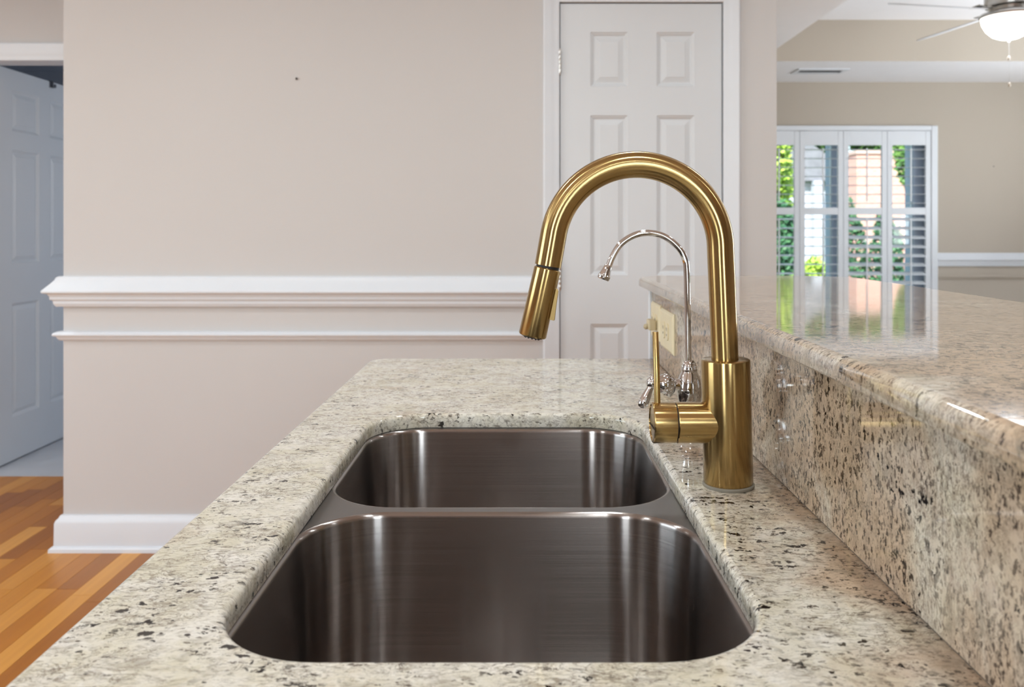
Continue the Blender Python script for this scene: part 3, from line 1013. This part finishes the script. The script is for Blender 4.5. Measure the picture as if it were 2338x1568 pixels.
# ------------------------------------------------------------------ outlet plates on the backsplash
def outlet(y0, y1, z0, z1, label):
    t = thing('outlet_plate', label, 'outlet', (BX0, (y0 + y1) / 2, z0))
    bm = B()
    loft(bm, [[Vector((BX0 - d, y, z)) for y, z in ((y0 + i, z0 + i), (y1 - i, z0 + i), (y1 - i, z1 - i), (y0 + i, z1 - i))] for d, i in ((0, 0), (0.002, 0.0), (0.0048, 0.0035), (0.0055, 0.006))])
    obj('cover_plate', bm, IVORY, t)
    ym, zm = (y0 + y1) / 2, (z0 + z1) / 2
    for s in (-1, 1):
        bm = B()
        yc = ym + s * 0.0195
        ring = lambda d, rr: [Vector((BX0 - d, yc + max(-0.0135, min(0.0135, rr * math.cos(2 * math.pi * q / 28))), zm + rr * math.sin(2 * math.pi * q / 28))) for q in range(28)]
        loft(bm, [ring(0.005, 0.0172), ring(0.0072, 0.0172), ring(0.0078, 0.0165)])
        rc = obj('receptacle', bm, IVORY, t)
        bm = B()
        box(bm, BX0 - 0.0080, BX0 - 0.0077, yc - 0.0045, yc - 0.003, zm + 0.002, zm + 0.009); box(bm, BX0 - 0.0080, BX0 - 0.0077, yc + 0.003, yc + 0.0045, zm + 0.002, zm + 0.009)
        lathe(bm, [(0.0024, 0), (0.0024, 0.0003)], 12, axis_mat((BX0 - 0.0077, yc, zm - 0.006), (-1, 0, 0)))
        obj('slot', bm, DARKGAP, rc)
    bm = B(); lathe(bm, [(0.003, 0), (0.003, 0.0012), (0.001, 0.0018)], 12, axis_mat((BX0 - 0.0055, ym, zm), (-1, 0, 0)))
    obj('plate_screw', bm, IVORY, t, smooth=True, sharp=40)
    return t


outlet(1.610, 1.752, 0.957, 1.037, 'ivory outlet plate on granite backsplash beside the chrome tap')
outlet(1.766, 1.876, 0.962, 1.040, 'ivory outlet plate holding a plug near the backsplash end')
pl = thing('wall_plug', 'beige plug pushed into the outlet at the backsplash end', 'plug', (BX0 - 0.008, 1.80, 0.985))
bm = B(); box(bm, BX0 - 0.024, BX0 - 0.0082, 1.782, 1.818, 0.985, 1.007, 0.003, 2)
obj('plug_body', bm, plain('beige_plastic', lin(206, 190, 156), 0.45), pl)
bm = B(); lathe(bm, [(0.0055, 0), (0.0062, 0.003), (0.006, 0.006), (0.002, 0.009)], 16, axis_mat((BX0 - 0.0238, 1.80, 0.992), (-1, 0, -0.15)))
obj('strain_relief', bm, plain('beige_plastic_dark', lin(180, 162, 130), 0.5), pl, smooth=True, sharp=50)

# ------------------------------------------------------------------ far window, shutters
PW = 99.5 * YF / 1900
PX1 = (2121 - 1185) * YF / 1900
PX0 = PX1 - 4 * PW
win = thing('window_1', 'white framed sitting room window behind plantation shutters', None, ((WX0 + WX1) / 2, YF + 0.1, WZ0), kind='structure')
fy0, fy1 = YF - 0.02, YF + 0.0
cw = 0.055
for (a, b_, c, d) in ((PX0 - cw, PX0, WZ0 - cw, 2.06), (PX1, PX1 + cw, WZ0 - cw, 2.06), (PX0, PX1, 2.018, 2.06), (PX0, PX1, WZ0 - cw, WZ0)):
    bm = B(); box(bm, a, b_, YF - 0.045, YF - 0.001, c, d, 0.006, 2); obj('casing', bm, WHITE, win)
WFR = plain('frame_white_shaded', lin(178, 192, 214), 0.5)  # white frame, with the blue-grey of sky-lit shade put into its colour
for a, b_ in ((WX0 + 0.0005, WX0 + 0.09), (2.655, 2.775), (WX1 - 0.125, WX1 - 0.0005)):
    bm = B(); box(bm, a, b_, YF + 0.06, YF + 0.215, WZ0 + 0.0505, WZ1 - 0.0505); obj('jamb', bm, WFR, win)
bm = B(); box(bm, WX0 + 0.0005, WX1 - 0.0005, YF + 0.06, YF + 0.21, WZ0 + 0.0005, WZ0 + 0.05); obj('sill', bm, WFR, win)
bm = B(); box(bm, WX0 + 0.0005, WX1 - 0.0005, YF + 0.06, YF + 0.21, WZ1 - 0.05, WZ1 - 0.0005); obj('head', bm, WFR, win)
for a, b_ in ((WX0 + 0.091, 2.654), (2.776, WX1 - 0.126)):
    bm = B(); box(bm, a, b_, YF + 0.10, YF + 0.104, WZ0 + 0.051, WZ1 - 0.051); obj('glass_pane', bm, GLASS, win)

lv_me = None
def shutter(i, tilt_up, tilt_lo, label):
    global lv_me
    x0 = PX0 + i * PW + 0.001; x1 = PX0 + (i + 1) * PW - 0.001
    t = thing('plantation_shutter', label, 'shutter', ((x0 + x1) / 2, YF - 0.02, WZ0 + 0.004), group='plantation shutters on the sitting room window')
    y0, y1 = YF - 0.036, YF - 0.008
    sw = 0.044
    zt0, zt1 = 1.897, 2.016
    zm0, zm1 = 1.374, 1.3155
    zb = 0.33
    for a, b_ in ((x0, x0 + sw), (x1 - sw, x1)):
        bm = B(); box(bm, a, b_, y0, y1, WZ0 + 0.004, zt1, 0.003, 1); obj('stile', bm, WHITE, t)
    for a, b_ in ((zt0, zt1), (zm1, zm0), (WZ0 + 0.004, zb)):
        bm = B(); box(bm, x0 + sw, x1 - sw, y0 + 0.002, y1 - 0.002, a, b_); obj('rail', bm, WHITE, t)
    if lv_me is None:
        bm = B()
        rr = []
        hw = (PW - 0.002 - 2 * sw) / 2 - 0.002
        for xx in (-hw, hw):
            rr.append([Vector((xx, 0.036 * math.cos(2 * math.pi * q / 14), 0.0040 * math.sin(2 * math.pi * q / 14))) for q in range(14)])
        loft(bm, rr)
        bmesh.ops.recalc_face_normals(bm, faces=bm.faces)
        lv_me = bpy.data.meshes.new('louver'); bm.to_mesh(lv_me); bm.free()
        lv_me.shade_smooth(); lv_me.set_sharp_from_angle(angle=R(50)); lv_me.materials.append(WHITE)
    ow = Vector(t['o_world'])
    for (za, zb_, tl) in ((zm0, zt0, tilt_up), (zb, zm1, tilt_lo)):
        n = round((zb_ - za) / 0.0748)
        for q in range(n):
            z = za + (q + 0.5) * (zb_ - za) / n
            l = bpy.data.objects.new('louver', lv_me); COL.objects.link(l); l.parent = t
            l.location = Vector(((x0 + x1) / 2, YF - 0.022, z)) - ow
            l.rotation_euler = (R(tl), 0, 0)
        bm = B(); xm = (x0 + x1) / 2
        box(bm, xm - 0.006, xm + 0.006, YF - 0.073, YF - 0.063, za + 0.05, zb_ - 0.03, 0.002, 1)
        obj('tilt_rod', bm, WHITE, t)
    return t


shutter(0, 2, 8, 'louvered shutter leaf partly hidden by the kitchen wall end')
shutter(1, 1, 3, 'shutter leaf hinged next to the one cut by kitchen wall')
shutter(2, 1, 24, 'shutter leaf with brick house showing through its upper louvers')
shutter(3, 1, 22, 'shutter leaf hinged at the jamb beside bare sitting room wall')

# sitting-room mouldings
FX0 = PX1 + cw
zf = lambda y: 1.205 - (y - 520) * YF / 1900
rp2 = [(d * 0.9, z - 1.024 + zf(577)) for d, z in rail_p]
struct(obj('trim_5', sweep(rp2, [lambda d: (FX0, YF - d), lambda d: (5.0, YF - d)]), WHITE, smooth=True, sharp=25), 'white chair rail on the sitting room wall')
rp3 = [(d * 0.9, z - 0.818 + zf(628)) for d, z in p2]
struct(obj('trim_6', sweep(rp3, [lambda d: (FX0, YF - d), lambda d: (5.0, YF - d)]), WALL_DIM, smooth=True, sharp=25), 'thin panel moulding on the sitting room wall')
struct(obj('baseboard_far', sweep(bp_, [lambda d: (FX0, YF - d), lambda d: (5.0, YF - d)]), WHITE, smooth=True, sharp=25), 'white baseboard of the sitting room')
# air vent in the soffit
vt = thing('ceiling_vent', 'white air vent with dark slots in the soffit', 'vent', (2.345, 6.49, 2.418))
bm = B()
for a, b_, c, d in ((2.15, 2.54, 6.39, 6.445), (2.15, 2.54, 6.535, 6.59), (2.15, 2.18, 6.445, 6.535), (2.51, 2.54, 6.445, 6.535)):
    box(bm, a, b_, c, d, 2.421, 2.4299)
obj('vent_frame', bm, WHITE, vt)
obj('duct', box(B(), 2.18, 2.51, 6.445, 6.535, 2.4285, 2.4298), VENTD, vt)
for q in range(3):
    y = 6.455 + q * 0.028
    bm = B(); loft(bm, [[Vector((xx, y, 2.4215)), Vector((xx, y + 0.012, 2.4275)), Vector((xx, y + 0.0125, 2.4282)), Vector((xx, y - 0.001, 2.4222))] for xx in (2.18, 2.51)])
    obj('vent_slat', bm, VENTD, vt)

# ------------------------------------------------------------------ ceiling fan
fx, fyy = 2.72, 4.62
fan = thing('ceiling_fan', 'white ceiling fan with nickel motor and lit glass bowl', 'ceiling fan', (fx, fyy, 2.24))
bm = B(); lathe(bm, [(0.065, TZ - 0.001), (0.065, TZ - 0.02), (0.045, TZ - 0.05), (0.013, TZ - 0.06), (0.013, TZ - 0.10), (0.05, TZ - 0.12)][::-1], 32, Matrix.Translation((fx, fyy, 0)))
obj('canopy', bm, NICKEL, fan, smooth=True, sharp=40)
bm = B(); lathe(bm, [(0.06, 2.405), (0.095, 2.408), (0.10, 2.425), (0.118, 2.432), (0.122, 2.45), (0.122, 2.52), (0.10, 2.56), (0.06, 2.60), (0.04, 2.625)], 40, Matrix.Translation((fx, fyy, 0)))
obj('motor_housing', bm, NICKEL, fan, smooth=True, sharp=40)
bm = B(); lathe(bm, [(0.146, 2.372), (0.150, 2.378), (0.146, 2.392), (0.09, 2.404), (0.05, 2.406)], 40, Matrix.Translation((fx, fyy, 0)))
obj('light_fitter', bm, NICKEL, fan, smooth=True, sharp=40)
bm = B(); lathe(bm, [(0.004, 2.252), (0.05, 2.256), (0.085, 2.272), (0.115, 2.302), (0.135, 2.340), (0.142, 2.374), (0.138, 2.376)], 40, Matrix.Translation((fx, fyy, 0)), True, False)
obj('glass_bowl', bm, emit('lit_glass', (1.0, 0.96, 0.90, 1), 2.2), fan, smooth=True)
bm = B(); lathe(bm, [(0.002, 2.236), (0.008, 2.240), (0.010, 2.247), (0.014, 2.253), (0.012, 2.256)], 20, Matrix.Translation((fx, fyy, 0)))
obj('finial', bm, NICKEL, fan, smooth=True, sharp=40)
for ang in (101, 191, 281, 11):
    ca, sa = math.cos(R(ang)), math.sin(R(ang))
    rot = Matrix.Translation((fx, fyy, 2.412)) @ Matrix.Rotation(R(ang), 4, 'Z')
    bm = B()
    arm_b = [(0.10, 0.02), (0.15, 0.018), (0.19, 0.035), (0.22, 0.04)]
    loft(bm, [[rot @ Vector((r_, -w, 0.006)), rot @ Vector((r_, w, 0.006)), rot @ Vector((r_, w, 0.012)), rot @ Vector((r_, -w, 0.012))] for r_, w in arm_b])
    bi = obj('blade_iron', bm, NICKEL, fan)
    bm = B()
    pm = rot @ Matrix.Rotation(R(-15), 4, 'X')
    ring_lo, ring_hi = [], []
    out = [(0.17, 0.045), (0.24, 0.055), (0.40, 0.064), (0.58, 0.068), (0.68, 0.066), (0.715, 0.050), (0.725, 0.025)]
    ol = [(r_, -w) for r_, w in out] + [(r_, w) for r_, w in out[::-1]]
    loft(bm, [[pm @ Vector((a, b_, z)) for a, b_ in ol] for z in (-0.003, 0.003)])
    obj('blade', bm, WHITE, fan)
for q, (dx, dy, zb_) in enumerate(((-0.03, 0.0, 2.135), (-0.045, -0.03, 1.985))):
    bm = B(); tube(bm, [(fx + dx, fyy - 0.05 + dy, 2.40), (fx + dx, fyy - 0.05 + dy, zb_)], 0.0008, 8)
    chn = obj('pull_chain', bm, NICKEL, fan)
    bm = B(); lathe(bm, [(0.001, 0.014), (0.006, 0.009), (0.0075, 0), (0.006, -0.009), (0.001, -0.012)], 16, Matrix.Translation((fx + dx, fyy - 0.05 + dy, zb_)))
    obj('pull_bob', bm, plain('pale_bob', lin(226, 216, 200), 0.4), chn, smooth=True)
light('fan_lamp', 'POINT', (fx, fyy, 2.20), 9, (0.95, 0.97, 1.0), shadow_soft_size=0.13)

# ------------------------------------------------------------------ unseen recessed lamps added to light the kitchen
fill_cans = [(-1.0, 1.9), (0.25, 1.9), (-1.0, 0.35), (0.25, 0.35), (-2.6, 1.6), (-1.0, -1.3), (0.25, -1.3), (2.2, 0.6), (1.45, 2.25), (-2.75, 3.0), (-2.2, -1.2)]
LENS = emit('added_lamp_lens', (1.0, 0.96, 0.90, 1), 6.0)
for q, (x, y) in enumerate(fill_cans):
    t = thing('added_lamp', 'added unseen round lamp in the kitchen ceiling', 'light', (x, y, ZC - 0.012), group='added kitchen ceiling lamps')
    bm = B(); lathe(bm, [(0.078, -0.001), (0.095, -0.006), (0.098, -0.003), (0.098, -0.0003)], 36, Matrix.Translation((x, y, ZC)), False, False)
    obj('trim_ring', bm, WHITE, t, smooth=True, sharp=40)
    bm = B(); lathe(bm, [(0.0001, -0.0020), (0.078, -0.0020)], 36, Matrix.Translation((x, y, ZC)), False, False)
    obj('lens', bm, LENS, t)
    light('added_ceiling_lamp', 'AREA', (x, y, ZC - 0.014), 6.2, (0.86, 0.955, 1.0), (0, 0, 0), shape='DISK', size=0.15)

# ------------------------------------------------------------------ outdoors beyond the window
GRASS = plain('lawn', lin(92, 132, 52), 0.9, var=0.3, vscale=8)
DRIVE = plain('concrete_drive', lin(142, 146, 154), 0.8, var=0.05)
GZ = -0.15
struct(obj('ground', box(B(), -3, 34, 7.4, 45, GZ - 0.1, GZ), GRASS), 'lawn outside the window')
bm = B(); box(bm, 3, 12.5, 15.2, 21.5, GZ, GZ + 0.02)
struct(obj('driveway', bm, DRIVE), 'pale concrete driveway outside')


def brick_mat():
    m, nt, b = newmat('salmon_brick')
    geo = nt.nodes.new('ShaderNodeNewGeometry')
    mp = nt.nodes.new('ShaderNodeMapping'); mp.inputs['Rotation'].default_value = (R(90), 0, 0)
    bt = nt.nodes.new('ShaderNodeTexBrick')
    bt.inputs['Scale'].default_value = 4.5
    bt.inputs['Color1'].default_value = lin(208, 160, 148); bt.inputs['Color2'].default_value = lin(196, 146, 132)
    bt.inputs['Mortar'].default_value = lin(210, 190, 178)
    nt.links.new(geo.outputs['Position'], mp.inputs['Vector']); nt.links.new(mp.outputs[0], bt.inputs['Vector'])
    nt.links.new(bt.outputs['Color'], b.inputs['Base Color'])
    b.inputs['Roughness'].default_value = 0.9
    return m


BRICK = brick_mat()
SIDING = plain('white_siding', lin(178, 184, 196), 0.7, var=0.02)
ROOFG = plain('grey_shingle', lin(120, 122, 130), 0.9, var=0.15)
GLD = plain('dark_window_glass', lin(120, 130, 140), 0.1)
bh = thing('brick_house', 'flat roofed salmon brick house beyond the hedge outside', 'house', (8.25, 18.9, GZ))
obj('wall', box(B(), 7.55, 8.95, 18.6, 19.3, GZ, 2.86), BRICK, bh)
obj('coping', box(B(), 7.52, 8.98, 18.56, 19.34, 2.86, 2.93), plain('coping_stone', lin(196, 170, 160), 0.8), bh)
wh = thing('white_house', 'white sided house with grey gable outside', 'house', (7.0, 26.0, GZ))
obj('wall', box(B(), 5.0, 9.9, 25.0, 31, GZ, 2.6), SIDING, wh)
bm = B()
loft(bm, [[Vector((4.7, yy, 2.6)), Vector((10.2, yy, 2.6)), Vector((7.45, yy, 4.6))] for yy in (24.7, 31.2)])
obj('roof', bm, ROOFG, wh)
bm = B(); box(bm, 8.72, 8.95, 24.55, 24.85, GZ, 2.6)
obj('porch_post', bm, SIDING, wh)
for xx in (8.05, 9.2):
    bm = B(); box(bm, xx, xx + 0.45, 24.93, 25.0, 0.9, 1.9)
    f = obj('window', bm, SIDING, wh)
    bm = B(); box(bm, xx + 0.05, xx + 0.4, 24.91, 24.93, 0.95, 1.85); obj('pane', bm, GLD, f)


def leaf_mat(name, c0, c1):
    m, nt, b = newmat(name)
    N, L = nt.nodes, nt.links
    geo = N.new('ShaderNodeNewGeometry')
    cr = N.new('ShaderNodeValToRGB')
    cr.color_ramp.elements[0].color = c0; cr.color_ramp.elements[1].color = c1
    L.new(geo.outputs['Random Per Island'], cr.inputs['Fac'])
    L.new(cr.outputs['Color'], b.inputs['Base Color'])
    b.inputs['Roughness'].default_value = 0.6
    b.inputs['Transmission Weight'].default_value = 0.0
    return m


LIME = leaf_mat('lime_leaves', lin(120, 165, 50), lin(190, 215, 95))
MID = leaf_mat('mid_leaves', lin(55, 105, 45), lin(125, 165, 75))
DEEP = leaf_mat('deep_leaves', lin(30, 80, 55), lin(80, 130, 85))
BARK = plain('bark', lin(90, 75, 62), 0.9, var=0.2, vscale=20)


def foliage(cx, cy, cz, rx, ry, rz, n, size, seed):
    rnd = random.Random(seed)
    bm = B()
    for _ in range(n):
        while True:
            u = Vector((rnd.uniform(-1, 1), rnd.uniform(-1, 1), rnd.uniform(-1, 1)))
            if 0.25 < u.length < 1: break
        u = u.normalized() * (u.length ** 0.45)
        lump = 1 + 0.16 * math.sin(5 * u.x + seed) * math.cos(4 * u.z + seed)
        p = Vector((cx + u.x * rx * lump, cy + u.y * ry * lump, cz + u.z * rz * lump))
        if p.z < GZ + 0.02: p.z = GZ + 0.02 + rnd.random() * 0.1
        a = Vector((rnd.gauss(0, 1), rnd.gauss(0, 1), rnd.gauss(0, 1))).normalized()
        b_ = a.orthogonal().normalized()
        s = size * rnd.uniform(0.7, 1.3)
        vs = [bm.verts.new(p + a * s), bm.verts.new(p + b_ * s * 0.5), bm.verts.new(p - a * s), bm.verts.new(p - b_ * s * 0.5)]
        bm.faces.new(vs)
    return bm


def tree(name, label, cat, x, y, h, rx, rz, cz, mat, n, size, seed, group=None, trunk=True):
    t = thing(name, label, cat, (x, y, GZ), group)
    o = obj('foliage', foliage(x, y, cz, rx, rx * 0.8, rz, n, size, seed), mat, t)
    o['kind'] = 'stuff'
    if trunk:
        bm = B(); tube(bm, [(x, y, GZ), (x + 0.03, y, GZ + h * 0.4), (x - 0.02, y + 0.02, cz)], [0.13, 0.10, 0.05], 10)
        obj('trunk', bm, BARK, t, smooth=True)
    return t


tree('leafy_tree', 'bright lime green tree outside the leftmost shutters', 'tree', 3.52, 12.6, 3.4, 0.66, 1.2, 2.25, LIME, 6500, 0.07, 3)
tree('tall_shrub', 'deep green tall shrub under the lime green tree', 'shrub', 3.42, 11.3, 1.6, 0.37, 0.90, 0.75, DEEP, 4200, 0.06, 4, trunk=False)
tree('garden_bush', 'yellow green low bush in front of the driveway', 'bush', 3.50, 9.8, 0.8, 0.28, 0.40, 0.42, LIME, 3000, 0.045, 5, trunk=False)
tree('leafy_tree', 'light green tree standing behind the brick house', 'tree', 12.2, 26.5, 5.5, 1.75, 2.1, 4.6, MID, 7000, 0.16, 6)
tree('leafy_tree', 'green tree beside the brick house near the jamb', 'tree', 7.85, 15.6, 3.4, 0.75, 1.2, 2.5, MID, 5200, 0.085, 8)
tree('leafy_tree', 'green tree rising behind the white house', 'tree', 10.6, 35, 6.5, 3.2, 3.0, 5.2, MID, 7000, 0.2, 9)
for x, y, rz, sd_, lb in ((5.00, 12.6, 0.95, 21, 'first dark leafy hedge shrub next to the yellow green bush'), (5.62, 12.7, 0.85, 22, 'second dark leafy hedge shrub before the brick house'),
                          (6.24, 12.5, 0.95, 23, 'third dark leafy hedge shrub before the brick house'), (6.86, 12.8, 0.9, 24, 'last dark leafy hedge shrub beside the tree by the jamb')):
    tree('hedge_shrub', lb, 'shrub', x, y, 1.4, 0.26, rz, 0.62, DEEP, 2400, 0.045, sd_, 'hedge shrubs before the brick house', trunk=False)

# ------------------------------------------------------------------ unseen cabinets added on the rear wall for the metal to reflect
CHERRY = plain('brown_cabinet_wood', lin(92, 62, 44), 0.4, var=0.12, vscale=9)
for xa, lb in ((-2.75, 'added unseen brown cabinet at the left of the rear openings'), (-0.75, 'added unseen brown cabinet between the rear openings'), (1.55, 'added unseen brown cabinet right of the rear openings')):
    t = thing('added_cabinet', lb, 'cabinet', (xa + 0.42, -2.7, 0))
    obj('carcass', box(B(), xa, xa + 0.84, -2.98, -2.42, 0, 2.2), CHERRY, t)
    for q in range(2):
        bm = B(); x0 = xa + q * 0.42
        box(bm, x0 + 0.003, x0 + 0.417, -2.4195, -2.40, 0.1, 2.19, 0.002, 1)
        for za, zb_ in ((0.2, 1.1), (1.25, 2.1)): box(bm, x0 + 0.06, x0 + 0.36, -2.404, -2.394, za, zb_, 0.004, 1)
        dd_ = obj('cabinet_door', bm, CHERRY, t)
        bm = B(); tube(bm, [(x0 + (0.39 if q == 0 else 0.03), -2.375, 1.05), (x0 + (0.39 if q == 0 else 0.03), -2.375, 1.2)], 0.005, 10)
        for zz_ in (1.06, 1.19): tube(bm, [(x0 + (0.39 if q == 0 else 0.03), -2.40, zz_), (x0 + (0.39 if q == 0 else 0.03), -2.375, zz_)], 0.004, 8)
        obj('handle', bm, STEELHW, dd_, smooth=True)
